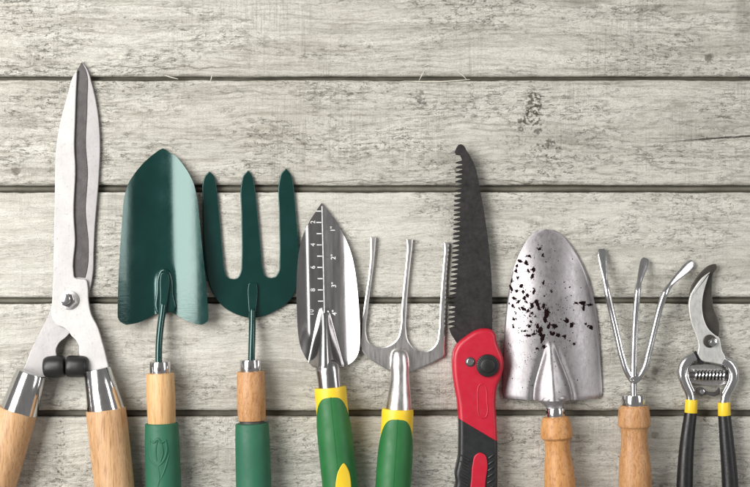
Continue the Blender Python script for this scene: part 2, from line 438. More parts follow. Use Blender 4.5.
# ------------------------------------------------------------------ hedge shears
t = Thing('hedge_shears', 'hedge shears with long pale steel blades and two oak handles', 'shears', 70, 300, 8)
rise = lambda x, y: 10.5 * sstep(285, 372, y)
back = [(81, 61, 'c'), (86, 68), (91, 83), (97, 112), (99.3, 147), (98.2, 175), (96.3, 200), (94, 228), (93, 250), (92, 275), (86, 300), (74, 322), (70, 333, 'c'), (66.5, 337), (60, 342.5), (57, 349), (57.5, 358),
        (53, 366), (49, 377, 'c'), (40, 385, 'c'), (14, 378, 'c'), (25, 368), (31, 352), (40, 333), (49, 313), (56, 290), (66, 250), (72, 190), (74, 120), (78, 75)]
bb = t.part('rear_blade', plate(back, 1.0, 4.2, .5, 2, 6, rise), m_backb)
strip = [(81, 62, 'c'), (85.2, 70), (86.6, 100), (85.2, 147), (87, 170), (85, 212), (87.8, 244), (86.5, 270), (84.5, 278, 'c'), (66, 276, 'c'), (69, 240), (69, 170), (70, 110), (76.5, 70)]
t.part('bevel', plate(strip, 4.2, 4.9, .3, 1, 6), m_strip, bb, 'dark wavy ground bevel along the blade')
front = [(77.2, 70, 'c'), (76, 90), (75, 120), (74.2, 147), (75.2, 166), (73.6, 214), (75, 240), (73.4, 272), (74.5, 277.5), (80, 279), (86, 280), (87.6, 286), (88.5, 300), (91.5, 314), (98, 326), (104.5, 345), (111, 369, 'c'), (112, 382, 'c'),
         (88, 382, 'c'), (87, 368), (82, 357), (80.6, 352), (80.4, 346), (77.4, 340), (72.6, 335.4), (69.5, 331, 'c'), (66, 328), (58, 324.5), (52.5, 317), (52.2, 300), (53, 280), (54, 230), (54.8, 190), (56, 148), (60, 123), (67.5, 95), (74.2, 74)]
fb = t.part('front_blade', plate(front, 4.6, 8.0, .7, 2, 6, rise), m_white)
bolt = bmesh.new()
def cyl(bm, x, y, z0, z1, r, seg=24, bev=.5, rot=0, lean=(0, 0)):
    rings = []
    for z, rr in ((z0, r), (z1 - bev, r), (z1 - bev * .3, r - bev * .3), (z1, r - bev)):
        rings.append([bm.verts.new((x + lean[0] * (z - z0) + rr * math.cos(2*math.pi*k/seg + rot), y + lean[1] * (z - z0) + rr * math.sin(2*math.pi*k/seg + rot), z)) for k in range(seg)])
    for a, b in zip(rings, rings[1:]):
        for k in range(seg): bm.faces.new((a[k], a[(k+1) % seg], b[(k+1) % seg], b[k]))
    bm.faces.new(rings[0]); bm.faces.new(rings[-1]); return bm
zb = 8 + rise(0, 300)
pv = t.part('pivot_bolt', cyl(bmesh.new(), 70, 300.5, zb - 1, zb + 1.4, 9.6), m_stamped)
t.part('nut', cyl(bmesh.new(), 71, 301.2, zb + 1, zb + 7, 7.6, 6, 1.2, .3, (-.42, -.26)), m_chrome, pv)
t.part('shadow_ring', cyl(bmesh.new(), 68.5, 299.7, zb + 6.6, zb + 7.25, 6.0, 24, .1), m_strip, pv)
t.part('bolt_end', cyl(bmesh.new(), 68.4, 299.6, zb + 6, zb + 9.5, 5.0, 20, 1.4, 0, (-.4, -.25)), m_chrome2, pv)
for a, b in (((45.5, 366.5, 17.5), (67.6, 365.5, 17.5)), ((90.2, 366, 17.5), (68.4, 365.5, 17.5))):
    t.part('bumper', turned(a, b, [(0, 6), (.6, 8.4), (2.2, 9.7), (5, 10.6), (10, 11), (16, 11), (19.5, 10.7), (21, 9.8), (21.7, 8)], 28), m_rubber)
for nm, a, b, r0, r1, h in (('l', (34, 371.5, 19), (21.5, 410, 19), 15.2, 18.6, -.31), ('r', (99.2, 368, 19), (108, 410, 19), 13.4, 18.8, .2)):
    L = (Vector(b) - Vector(a)).length
    t.part('ferrule', turned(a, b, [(0, r0 - 1.6), (.3, r0 - .4), (1, r0), (L * .5, (r0 + r1) / 2), (L, r1), (L + .6, r1 - .5)], 40), m_chrome)
    d = (Vector(b) - Vector(a)).normalized(); e = Vector((20, 409, 19)) if nm == 'l' else Vector((107.6, 408, 19)); f = Vector((-2.8, 487, 19)) if nm == 'l' else Vector((116.6, 487, 19))
    t.part('handle', turned(e, f, rounded([(0, 19.6), (10, 19.9), (60, 20), (120, 18.6), (165, 19.4), (185, 20)], .8, 6), 40), m_oak)

# ------------------------------------------------------------------ green enamelled trowel
def handle_set(t, axis, ferr, wood, grip, mw, mg, zc):
    """straight ferrule + wooden neck + sleeve grip along an axis ((x, y) at y0, (x, y) at 487)"""
    (x0, y0), (x1, y1) = axis
    X = lambda y: x0 + (x1 - x0) * (y - y0) / (y1 - y0)
    fo = t.part('ferrule', turned((X(ferr[0]), ferr[0], zc), (X(ferr[1]), ferr[1], zc), rounded([(0, ferr[2]), (ferr[1] - ferr[0] + 2, ferr[2])], .8, .3), 32), m_chrome)
    t.part('rivet', cyl(bmesh.new(), X(ferr[0]) + .3, (ferr[0] + ferr[1]) / 2 + 1, zc + ferr[2] - 1, zc + ferr[2] + .8, 1.9, 14, .5), m_strip, fo)
    t.part('wooden_neck', turned((X(wood[0]), wood[0], zc), (X(wood[1]), wood[1], zc), rounded([(0, wood[2]), ((wood[1] - wood[0]) * .5, wood[2] + .6), (wood[1] - wood[0], wood[3])], 1.2, 1), 36), mw)
    L = 118
    t.part('grip', turned((X(grip[0]), grip[0], zc), (X(487), 487, zc), rounded([(0, grip[1]), (20, grip[1] + .6), (60, grip[1] + 1), (100, grip[1] + .8), (L, grip[1])], 1.8, 7), 40), mg)
    return X

t = Thing('garden_trowel', 'dark green enamelled garden trowel with dished pointed blade and tulip on grip', 'trowel', 163, 320, 10)
edge = [(148, 161.4, 162.6), (149.5, 158.5, 165), (152, 155, 168.5), (156, 150, 175), (165, 141.2, 183), (175, 134, 189.6), (185, 128.7, 194.3), (200, 125.2, 197.8), (215, 124, 199.8), (237, 122.6, 202), (260, 121.2, 204.5), (285, 120, 207),
        (308, 119.3, 208.8), (316, 119.2, 209.2), (320, 120.4, 208.6), (323, 123, 206.2), (325, 127, 202)]
def yb1(x): return 325 - 13.5 * math.exp(-((x - 164.5) / 20) ** 2)
def wing(s, slope, curl, a=1.0, b=23.0):
    """integral of a slope that ramps from 0 (s=a) to its full value (s=b) and then curls up gently"""
    q = max(0, min(1, (s - a) / (b - a)))
    return slope * ((b - a) * (q ** 3 - q ** 4 / 2) + max(0, s - b)) + curl * max(0, s - b) ** 2 / 2
def z1(x, y, u):
    cx = 163.2; d = x - cx
    soc = 2.2 * sstep(262, 285, y) * math.exp(-(d / 8.5) ** 4)
    return .8 + 4.5 * (1 - ((y - 235) / 92) ** 2) + wing(abs(d), .27 if d > 0 else .34, .0135 if d > 0 else .016, 1, 19) + soc
b = t.part('blade', blade(edge, z1, yb1, 1.5), m_enamel, sharp=50)
# pressed rib frame and flat tang welded into it
t.part('pressed_rib', plate([(157, 276), (160, 270), (164, 268.6), (169, 271), (171.5, 277), (173, 295), (174.5, 311), (168, 313), (156, 313.5), (154.5, 309), (155.5, 292)], 2.5, 8.6, 1.8, 3, 5, lambda x, y: -.035 * max(0, y - 275), 5), m_enamel, b)
tg = lambda x, y: .03 * max(0, y - 285)
t.part('tang', plate([(160.2, 277), (161, 273.6), (164.5, 272.6), (168, 273.6), (169, 277), (168.2, 296), (166.4, 308), (165.2, 315), (159.4, 315), (159.6, 308), (160, 296)], 6.5, 10.2, .8, 3, 5, tg, 5), m_enamel, b)
pth = curve([(163, 304, 8.2), (162.4, 312, 9.6), (161, 325, 12.5), (160, 340, 15.5), (159.6, 352, 16), (159.6, 363, 16)], 6)
def tang(pth, n): return tube(pth, [3.0 if i == 0 else 3.5 for i in range(len(pth))], 20)
t.part('neck', tang(pth, 0), m_enamel)
X = handle_set(t, ((161, 361), (164.5, 487)), (361, 373, 10.6), (372.5, 423, 13.8, 13.9), (422, 16.6), m_pale, m_grip, 17.6)
# tulip pressed proud of the grip
def on_cyl(bm, xc, zc, r, lift):
    for v in bm.verts:
        d = max(-.97, min(.97, (v.co.x - xc(v.co.y)) / r)); v.co.z = zc + r * math.sqrt(1 - d * d) + v.co.z + lift
    return bm
tul = bmesh.new()
def ribbon(bm, pts, w, h=.9):
    c = curve(pts, 6); tube([(p.x, p.y, 0) for p in c], [w * (.55 + .45 * math.sin(math.pi * (i + .3) / len(c))) for i in range(len(c))], 8, h / w, bm)
ribbon(tul, [(153, 436), (152, 446), (154, 457), (161, 463.5)], 1.4); ribbon(tul, [(169, 437), (170, 448), (167, 457), (161, 463.5)], 1.4)
ribbon(tul, [(153, 436), (157, 439.5), (161, 436), (165, 439.5), (169, 437)], 1.3); ribbon(tul, [(161, 436), (159, 446), (160, 458)], .9); ribbon(tul, [(165, 440), (166, 450), (163, 461)], .9)
ribbon(tul, [(161, 463), (162.5, 474), (160, 486), (159.5, 505)], 1.5); ribbon(tul, [(172, 452), (168, 466), (163, 478)], 1.1)
t.part('embossed_tulip', on_cyl(tul, X, 17.6, 16.9, .25), m_grip, sharp=70)

# ------------------------------------------------------------------ green enamelled three-tine fork
t = Thing('hand_fork', 'dark green enamelled hand fork with three broad flat pointed tines', 'fork', 251, 320, 8)
fo = [(208.7, 171, 'c'), (204.5, 175.5), (202.2, 182), (202, 200), (202.4, 230), (203.2, 255), (206.5, 278), (212.5, 294), (223, 307), (237, 315), (250, 318.2), (263, 316.5), (278, 309.5), (291, 299), (297.5, 284), (299.2, 262), (298.8, 244), (297, 225), (294.6, 198), (293, 183),
      (291.5, 176), (285.7, 168, 'c'), (281, 173), (279, 180), (278.7, 215), (279, 262), (278.4, 271), (274.5, 276.8), (270, 278), (265.5, 276.5), (263, 270), (261, 252), (257.5, 215), (254, 184), (252.5, 177), (247.6, 170, 'c'), (243, 175), (241, 182), (240.8, 215), (241, 262), (240.4, 271),
      (237, 277.6), (232.5, 279.2), (227.5, 277.5), (224.6, 271), (222.6, 255), (219, 215), (215.6, 184), (214.2, 177)]
b = t.part('head', plate(fo, .6, 3.4, .8, 3, 5), m_enamel, sharp=60)
t.part('tang', plate([(248, 286), (248.6, 283.6), (252.4, 283), (256.4, 283.6), (257, 286), (256.8, 302), (255.8, 312), (255.2, 320), (249.4, 320), (248.8, 312), (248, 302)], 3.3, 6.4, .7, 3, 5, lambda x, y: .12 * max(0, y - 295), 5), m_enamel, b)
pth = curve([(252.4, 309, 6.0), (252.5, 318, 9), (252.6, 328, 12.5), (252.5, 342, 15.5), (252.3, 350, 16), (252, 361, 16)], 6)
t.part('neck', tube(pth, [3.0 if i == 0 else 3.5 for i in range(len(pth))], 20), m_enamel)
X = handle_set(t, ((251, 359), (254.5, 487)), (359, 371, 10.6), (370.5, 419.5, 13.6, 13.9), (422, 16.6), m_tan, m_grip, 17.6)
t.part('neck_end', turned((X(419), 419, 17.6), (X(423), 423, 17.6), [(0, 12.4), (4, 12.4)], 28), m_strip)

# ------------------------------------------------------------------ stainless trowel with a depth scale
t = Thing('measuring_trowel', 'shiny stainless trowel with engraved depth scale and green and yellow grip', 'trowel', 328, 340, 10)
edge = [(203, 321.2, 321.9), (206, 319, 324.4), (210, 316.4, 327.4), (220, 310, 335), (230, 305, 341), (240, 301.3, 346), (250, 299.2, 350), (260, 298, 352.8), (275, 297, 355.6), (292, 296.6, 357.6), (310, 297, 359), (325, 297.6, 359.8), (338, 298.8, 360), (348, 301, 359.4), (356, 304.5, 357), (362, 308, 352.5), (367, 313, 345)]
axs = lambda y: 321.6 + (y - 203) * .0225
def z4(x, y, u=0):
    d = x - axs(y); s = abs(d)
    z = 1.0 + (.09 * s + wing(s, .38, .003, 15, 32) if d > 0 else .03 * s + wing(s, .85, .004, 8, 21))
    # pressed socket growing towards the rear
    w = max(0, min(1, (y - 308) / 58)); hw = 4.5 + 14 * w
    z += 23 * w ** .85 * max(0, 1 - (s / hw) ** 2) ** 1.3
    return z
b = t.part('blade', blade(edge, z4, None, 1.3, 64, 1.6), m_trowel, sharp=55)
marks = bmesh.new()
def strip_on(bm, x0, y0, x1, y1, w, n=8, lift=1.45):
    a = Vector((x0, y0)); c = Vector((x1, y1)); d = (c - a).normalized(); nn = Vector((-d.y, d.x)) * w / 2
    prev = None
    for i in range(n + 1):
        p = a + (c - a) * i / n; q = []
        for s in (-1, 1):
            v = p + nn * s; q.append(bm.verts.new((v.x, v.y, z4(v.x, v.y) + lift)))
        if prev: bm.faces.new((prev[0], prev[1], q[1], q[0]))
        prev = q
strip_on(marks, axs(206), 206, axs(313), 313, .9, 50)
for i in range(10):
    y = 211 + i * 11.3; mm = bmesh.new(); strip_on(mm, axs(y) - 6.0, y, axs(y) - .9, y, 1.0, 4); t.part('tick', mm, m_mark, b)
for i in range(4):
    y = 229 + i * 28; mm = bmesh.new(); strip_on(mm, axs(y) + .8, y, axs(y) + 5.8, y, 1.1, 4); t.part('inch_tick', mm, m_markd, b)
t.part('scale_line', marks, m_mark, b)
def numeral(txt, px, py, size, rot):
    cu = bpy.data.curves.new('numeral', 'FONT'); cu.body = txt; cu.size = size; cu.align_x = 'CENTER'; cu.align_y = 'CENTER'
    cu.offset = .05; cu.resolution_u = 3
    to = bpy.data.objects.new('numeral', cu); C.objects.link(to)
    me = to.to_mesh(); bm = bmesh.new(); bm.from_mesh(me); to.to_mesh_clear()
    bpy.data.objects.remove(to); bpy.data.curves.remove(cu)
    ca, sa = math.cos(rot), math.sin(rot)
    for v in bm.verts:
        x, y = v.co.x, v.co.y
        v.co.x = px + x * ca - y * sa; v.co.y = py - (x * sa + y * ca)
        v.co.z = z4(v.co.x, v.co.y) + 1.5
    t.part('numeral', bm, m_mark, b)
for i, s in enumerate(('2', '4', '6', '8', '10')): numeral(s, axs(221) - 9.2 - (1.5 if s == '10' else 0), 222 + i * 22.7, 6.6, R(90))
for i, s in enumerate(('1"', '2"', '3"', '4"')): numeral(s, axs(229) + 10.5 + i * .6, 229 + i * 28, 6.6, R(90))
sk = curve([(326.8, 360, 12), (327.6, 365, 14), (328.6, 371, 16), (329.6, 379, 17.4), (330.8, 391, 17.6)], 6)
t.part('socket', tube(sk, [interp([(360, 6), (363, 10), (366, 12), (370, 12.2), (376, 11.8), (384, 11.7), (391, 12)], p.y)[0] for p in sk], 32, .82), m_trowel, sharp=40)
def soft_grip(t, pth, y_end):
    """yellow core showing as a collar, green overmould with a rounded top edge"""
    c = curve(pth, 8); n = len(c)
    core = t.part('collar', tube([c[0]] + c[:20], [13.4] + [15.3 if i == 0 else 15.9 for i in range(20)], 40), m_yellow)
    bm = bmesh.new(); seg = 48; rows = []
    # overmould shell: its front edge follows an arch (further forward on top), sides fall back
    L = [0]
    for i in range(1, n): L.append(L[-1] + (c[i] - c[i-1]).length)
    def at(s):
        for i in range(n - 1):
            if s <= L[i+1]: return c[i].lerp(c[i+1], (s - L[i]) / (L[i+1] - L[i])), (c[i+1] - c[i]).normalized()
        return c[-1] + (c[-1] - c[-2]).normalized() * (s - L[-1]), (c[-1] - c[-2]).normalized()
    tot = y_end; up = Vector((0, 0, 1)); M = 60
    for j in range(M + 1):
        row = []
        for k in range(seg):
            a = 2 * math.pi * k / seg
            st = 8.5 + 36 * (1 - max(0, math.sin(a))) ** 1.7
            s = st + (tot - st) * (j / M) ** 1.15
            p, d = at(s); sd = d.cross(up).normalized(); u = sd.cross(d)
            e = s - st
            r = 15.75 + .95 * min(1, e / 1.4) ** .5 + .9 * sstep(10, 60, s) - 9 * max(0, (s - tot + 9) / 9) ** 2
            if j == 0: r = 15.3
            row.append(bm.verts.new(p + sd * (r * math.cos(a)) + u * (r * math.sin(a))))
        rows.append(row)
    for a, b in zip(rows, rows[1:]):
        for k in range(seg): bm.faces.new((a[k], a[(k+1) % seg], b[(k+1) % seg], b[k]))
    bm.faces.new(rows[-1])
    g = t.part('grip', bm, m_grip2, sharp=60)
    sm = tube([at(s)[0] + Vector((0, 0, 16.75 + .9 * sstep(10, 60, s))) for s in [8.5 + i * 2.5 for i in range(40)]], .28, 6)
    t.part('mould_seam', sm, m_grip2, g)
    return at
at = soft_grip(t, [(330.4, 386.5, 17.6), (332, 405, 17.6), (334.6, 430, 17.6), (337.6, 460, 17.6), (340.4, 487, 17.6), (342, 510, 17.6)], 126)
ins = plate([(344.2, 459.8), (339.5, 466), (336.8, 476), (336, 490), (337, 508), (345, 520), (352, 508), (351.8, 490), (351, 476), (348.6, 466)], 0, .9, .5, 2, 5, lambda x, y: 0, 5)
for v in ins.verts:
    p, d = at(v.co.y - 386.5); q = max(-.9, min(.9, (v.co.x - p.x) / 17.6)); v.co.z += 17.6 + 17.6 * math.sqrt(1 - q * q) + 1.2
t.part('inset', ins, m_yellow, label='yellow teardrop inset in the green grip')

# ------------------------------------------------------------------ steel three-tine weeding fork
t = Thing('weeding_fork', 'grey steel fork with three narrow chisel tipped tines and green and yellow grip', 'fork', 399, 360, 8)
wf = [(361, 331), (361.4, 322), (363.5, 310, 'c'), (370.6, 252), (370.6, 247, 'c'), (370.2, 237, 'c'), (376.2, 236.6, 'c'), (375.4, 246.5, 'c'), (375, 252), (367.8, 312), (366.2, 334), (369, 342.5), (376, 346.8), (384, 347.2), (392, 344), (398, 337.5), (400.5, 328), (401.4, 312), (406.8, 254), (407.2, 249, 'c'), (406.6, 239.4, 'c'),
      (413, 239, 'c'), (412.2, 249, 'c'), (411.4, 256), (406.6, 312), (406.2, 330), (408.4, 341), (414.5, 348.4), (423, 351.6), (430, 350), (436.4, 343.5), (438.8, 332), (440, 310), (444.2, 256), (444.6, 251.5, 'c'), (444.2, 242.6, 'c'), (449.4, 242.4, 'c'), (449, 251.5, 'c'), (448.4, 257), (445.6, 312), (444.6, 348), (444, 356.5), (441, 358.5), (412, 371.6, 'c'), (388, 370.6, 'c'), (364.5, 354.5), (361.2, 350)]
t.part('head', plate(wf, .8, 4.4, 1.1, 1, 5, drop=.42), m_stamped, sharp=12)
sp = curve([(399, 349.5, 5.5), (399.2, 353, 7), (399.6, 360, 8.8), (400, 370, 11), (399.8, 385, 14), (399.2, 400, 16.6), (398.4, 412, 17.6)], 6); n = len(sp)
def srad(p): return interp([(349.5, 3.5), (351, 6.4), (354, 8.6), (360, 9.6), (366, 9.7), (372, 9.3), (378, 9.6), (395, 11.6), (408, 12.9), (413, 13)], p.y)[0]
t.part('socket', tube(sp, [srad(p) for p in sp], 32, .86), m_stamped)
soft_grip(t, [(397.6, 408, 17.6), (396.6, 430, 17.6), (394.6, 460, 17.6), (392.8, 487, 17.6), (391.5, 510, 17.6)], 122)

# ------------------------------------------------------------------ folding pruning saw
t = Thing('pruning_saw', 'dark bladed folding saw with red and black plastic handle', 'saw', 475, 340, 10)
right = [(461, 144.2), (464, 146), (466.5, 150.5), (470, 156), (474.4, 165), (477.6, 177), (480.4, 192), (484, 212), (487.3, 235), (490, 260), (491.8, 285), (492.2, 310), (492, 350)]
tip = lambda y: interp([(158, 455.6), (180, 455.2), (200, 453.8), (230, 453), (260, 451.6), (290, 449.4), (326, 447.6)], y)[0]
out = [(*p[:2],) for p in [(v.x, v.y) for v in curve(right, 5)]]
out += [(470, 352), (458, 345), (451, 334), (449, 328)]
y = 325.5
while y > 160:
    xt = tip(y)
    out += [(xt + 7.0, y + .7), (xt + 6.4, y + .1), (xt + .2, y - .5), (xt + .5, y - 1.9), (xt + 6.4, y - 3.7)]; y -= 4.75
out += [(461.5, 158.5), (460, 155.6), (456, 155), (454.6, 152), (456.2, 148), (458.4, 144.8)]
t.part('blade', plate(out, 9, 11.4, .28, 1, zf=None, smooth=False), m_saw, sharp=25)
whole = [(483.5, 328), (476, 329.6), (466, 335.5), (456.5, 344), (452.6, 353), (452, 366), (454.2, 386), (457, 402), (458.2, 418), (458.4, 440), (457.6, 458), (456, 465), (454.6, 474), (455.6, 482), (453.6, 490), (454, 500), (452, 508), (452.6, 520), (450.5, 534), (451, 552), (456, 566), (472, 572), (488, 567), (494, 553),
         (495.6, 530), (496.6, 500), (497, 470), (496.8, 440), (496, 420), (495, 401), (496.4, 387), (500.6, 376), (503, 364), (502.4, 357), (499.2, 349), (496.2, 341), (495, 334), (491, 329.4)]
def half(side):                                          # one moulding, divided along the slanting colour line
    bm = plate(whole, 2, 22, 4.5, 6, 6)
    r = bmesh.ops.bisect_plane(bm, geom=bm.verts[:] + bm.edges[:] + bm.faces[:], plane_co=(477.5, 429 + .12 * side, 0), plane_no=(-.51, .86, 0), clear_outer=side < 0, clear_inner=side > 0)
    bmesh.ops.holes_fill(bm, edges=[e for e in bm.edges if e.is_boundary])
    return bm
body = t.part('handle', half(-1), m_red)
t.part('rubber_grip', half(1), m_black)
t.part('grip_inset', plate([(478.8, 451), (474, 454), (472, 461), (470.4, 478), (469, 492), (468, 520), (472.5, 530), (479, 526), (483, 500), (485, 478), (486.4, 460), (484.4, 453.5)], 21, 23.6, .9, 3, 5), m_red, label='red strip set in the black rubber grip')
for i in range(17):                                     # slanting ribs each side of the red strip
    y = 455 + i * 6.2
    dx = -(y - 455) * .055
    t.part('grip_rib', tube([(488 + dx, y + 1.5, 22.0), (491.5 + dx * .3, y - 1.2, 22.4), (494.6, y - 3.6, 20.8)], [1.0, 1.3, .9], 8), m_black)
    t.part('grip_rib', tube([(460 + dx, y - 1.6, 20.9), (464.5 + dx, y + 1.4, 22.5), (468.5 + dx, y + 4.2, 22.1)], [.9, 1.3, 1.0], 8), m_black)
kn = t.part('locking_knob', cyl(bmesh.new(), 486.6, 364.6, 21, 25.5, 11.2, 48, 1.2), m_black)
t.part('knob_face', cyl(bmesh.new(), 486.6, 364.6, 25.4, 27.0, 7.4, 40, 1.6), m_rubber, kn)
bm = bmesh.new()
for i in range(30):
    a = i * 2 * math.pi / 30
    tube([(486.6 + 8.4 * math.cos(a), 364.6 + 8.4 * math.sin(a), 25.5), (486.6 + 10.8 * math.cos(a), 364.6 + 10.8 * math.sin(a), 25.1)], .45, 6, 1, bm)
t.part('knurling', bm, m_rubber, kn)
sc = t.part('screw', cyl(bmesh.new(), 469.4, 361, 21.5, 22.9, 4.9, 28, .5), m_strip)
t.part('screw_head', cyl(bmesh.new(), 469.4, 361, 22.6, 24.0, 3.6, 24, .9), m_chrome, sc)
ring = [(477.2, 388), (478.6, 384.2), (481, 383), (483.6, 384.2), (485.2, 388), (486, 400), (486.6, 411), (485, 415.5), (482, 416.8), (479, 415.5), (477.4, 411), (477, 400)]
c = curve(ring, 5, True); c.append(c[0])
t.part('moulded_oval', tube([(p.x, p.y, 21.95) for p in c], .75, 8, .8), m_red, body, sharp=60)

# ------------------------------------------------------------------ worn trowel flecked with soil
t = Thing('soiled_trowel', 'worn grey steel trowel flecked with dark soil and turned wooden handle', 'trowel', 555, 400, 10)
edge = [(229.3, 544, 550), (230.2, 539.5, 555), (232.5, 535, 560), (236, 530.6, 564.4), (242, 526.4, 569.6), (250, 522, 575.6), (260, 517.4, 581.6), (270, 514, 586.4), (285, 510.6, 591.6), (300, 508.2, 595.2), (317, 506.2, 598.2), (340, 504.6, 600.4), (370, 503.2, 602.2), (394, 502.6, 603.2), (398, 503.4, 602.8), (400, 506, 600.6)]
def yb8(x): return 400 - 1.4 * ((x - 553) / 50) ** 2
def z8(x, y, u=None):
    cx = 547 + (y - 229) * .034; l, r = interp(edge, min(y, 400)); hw = max(8, (r - l) / 2)
    d = (x - cx) / hw
    arch = (13.5 * sstep(229, 300, y) + 1.5) * (1 - min(1, abs(d)) ** 2.1)
    # pressed socket: narrow ridge that widens to the rear with a hollow each side
    dd = x - (549.5 + (y - 345) * .06); w = 3.5 + 14.5 * sstep(336, 399, y)
    rdg = max(0, 1 - abs(dd) / w)
    soc = sstep(336, 352, y) * (2.0 + 7 * sstep(345, 400, y)) * (rdg ** .8 if rdg > 0 else 0)
    hol = -2.6 * sstep(338, 362, y) * (math.exp(-((abs(dd) - w - 1.6) / 3.0) ** 2))
    return .6 + arch + soc + hol
b = t.part('blade', blade(edge, z8, yb8, 1.3, 72, 2.0), m_worn, sharp=60)
spots = [(540, 249, 2.2, 1.6), (543, 255, 1.2, 1.8), (546, 262, .8, .6), (529.5, 256, 2, 1.4), (520.5, 261, 2.6, 1.8), (526.5, 263, 1.8, 2.4), (517.5, 266, 1.8, 1.6), (516.4, 271, 1.5, 1.8), (528.5, 271, 1.6, 2), (533.5, 270, 2.0, 2.4), (532.5, 276, 1.7, 2.6), (518, 278, 1.2, 1.6),
         (512.4, 281, 1.2, 2.2), (511.6, 288, 1.3, 3.6), (521.4, 286, 2.4, 2), (517, 291, 1.8, 1.6), (523, 291.5, 1.8, 1.6), (527, 295.5, 1.7, 2), (533.4, 291.5, 1.3, 2.8), (543, 283, 1.1, 2.0), (550.5, 291, .9, 1.8), (514, 298.5, 2, 1.8), (518.6, 301.5, 2, 1.8), (524, 298, 1.7, 2), (509.6, 303.5, .9, .9), (513, 306, 1.6, 2), (523, 308.5, 2.6, 2), (527.4, 311, 1.8, 1.8),
         (531.5, 305, 2.2, 2.8), (536, 302.5, 2.2, 3.2), (538, 307, 1.8, 3.8), (543, 306, 2, 3), (546, 312, 2.4, 4.6), (544.5, 319, 2.2, 3.6), (539.5, 330, 2.8, 3.6), (537, 326, 2, 2.6), (542, 338, 2.4, 4.6), (540, 334, 2.2, 3), (543.4, 346.5, 2.0, 2), (536.6, 348, 1.4, 1.2), (531.4, 313, 1.6, 1.4), (535, 316, 1, 1), (529, 326, 1.9, 1.5), (530.4, 321.5, 1.5, 1.4), (524.5, 331, 2, 1.1), (528, 335.5, 3, 1.2), (533, 334, 2.6, 1.4), (521.5, 331, .9, .9),
         (514, 319.5, 2, 1.2), (513.5, 327, 1.2, 1.8), (548, 326, 2, 2.8), (554, 325.4, 3.4, 2.2), (550, 332, 1.4, 1.6), (552, 333.5, 2.4, 1.8), (557.6, 335, 2.4, 2), (564, 336, 1.9, 1.7), (566, 320.5, 2.6, 2.2), (571.2, 324.5, 2, 2.8), (573.6, 343.5, 1.9, 1.4), (569, 340.5, .7, .6), (576, 303, 2.5, 1), (583, 303, 5, 1.9), (584, 307.5, 1.7, 4), (590.5, 305, 4, 1.1), (586, 324, 1.2, 1.2), (591.8, 328, 2, 2.2), (589, 326, 2, .9), (569.4, 287, .8, .8), (564, 282, .9, .5), (543.5, 296, .9, .8), (526, 302, 1.2, 1.4), (519, 308, 1, 1), (529.5, 316, 1.2, 1.0), (516, 313, .8, 1.2)]
bm = bmesh.new()
def crumb(bm, x, y, rx, ry, h):
    n = 16; ph = random.random() * 9; rim = []; mid = []; tl = random.uniform(-.5, .5)
    def pos(a, f):
        w = f * (1 + .5 * noise.noise((math.cos(a) * 1.7 + ph, math.sin(a) * 1.7, ph)) + .08 * noise.noise((math.cos(a) * 4 + ph, math.sin(a) * 4, ph)))
        dx, dy = rx * w * math.cos(a), ry * w * math.sin(a)
        return x + dx + tl * dy * .6, y + dy
    for k in range(n):
        a = 2 * math.pi * k / n
        px, py = pos(a, 1.12); rim.append(bm.verts.new((px, py, z8(px, py) + 1.22)))
        px, py = pos(a, .7); mid.append(bm.verts.new((px, py, z8(px, py) + 1.3 + h * random.uniform(.6, 1))))
    c = bm.verts.new((x, y, z8(x, y) + 1.3 + h))
    for k in range(n):
        j = (k + 1) % n; bm.faces.new((rim[k], rim[j], mid[j], mid[k])); bm.faces.new((mid[k], mid[j], c))
for s in spots:
    crumb(bm, s[0], s[1], s[2] * .84, s[3] * .92, min(.8, .3 * min(s[2], s[3]) + .1))
    for k in range(3):
        a = random.random() * 6.28; q = random.uniform(.2, .45) * min(1.6, (s[2] + s[3]) / 2)
        x, y = s[0] + s[2] * 1.25 * math.cos(a), s[1] + s[3] * 1.25 * math.sin(a); l, r = interp(edge, y)
        if l + 1.5 < x < r - 1.5: crumb(bm, x, y, q, q * random.uniform(.6, 1.6), .2)
for i in range(260):                                     # fine flecks
    y = random.gauss(325, 38); x = random.gauss(528 if random.random() < .6 else 556, 16)
    l, r = interp(edge, min(max(y, 235), 395))
    if 240 < y < 392 and l + 3 < x < r - 3: q = random.uniform(.25, .6); crumb(bm, x, y, q, q * random.uniform(.7, 1.5), .15)
t.part('soil_fleck', bm, m_soil, b, 'dark maroon dried soil flecks', kind='stuff')
t.part('shank', tube(curve([(552.5, 394, 15), (553.3, 401, 16.5), (554, 407, 17.6), (554.6, 412, 17.6)], 4), [11, 12.5, 13.6, 14, 13, 11.6, 10.2, 9.0, 8.6, 8.6, 8.6, 8.6, 8.6][:13], 28, .62), m_worn)
def turned_handle(t, x0, y0, x1, prof, mat, ferr, zc):
    t.part('ferrule', turned((x0 - .3, ferr[0], zc), (x0, ferr[1], zc), rounded([(0, ferr[2]), (ferr[1] - ferr[0] + 2, ferr[2])], .7, .2), 32), m_chrome)
    tab = [(y - y0, r) for y, r in prof]
    d = [(q, r) for q, r in dense(tab, 1.2)]
    t.part('handle', turned((x0, y0, zc), (x1, 487, zc), d, 40), mat, sharp=32)
turned_handle(t, 554.6, 415, 559.2, [(415, 8.5), (415.6, 11.5), (417, 13.2), (421, 14.4), (428, 15.4), (434, 15.9), (436.4, 15.8), (437.6, 14.6), (439, 13.1), (446, 12.3), (452, 12.4), (460, 13.6), (470, 14.8), (482, 15.4), (500, 15.6), (520, 15.0), (545, 14.2), (560, 15.2), (572, 14.5), (580, 9), (582, 3)], m_ash, (407, 416, 9.6), 17)

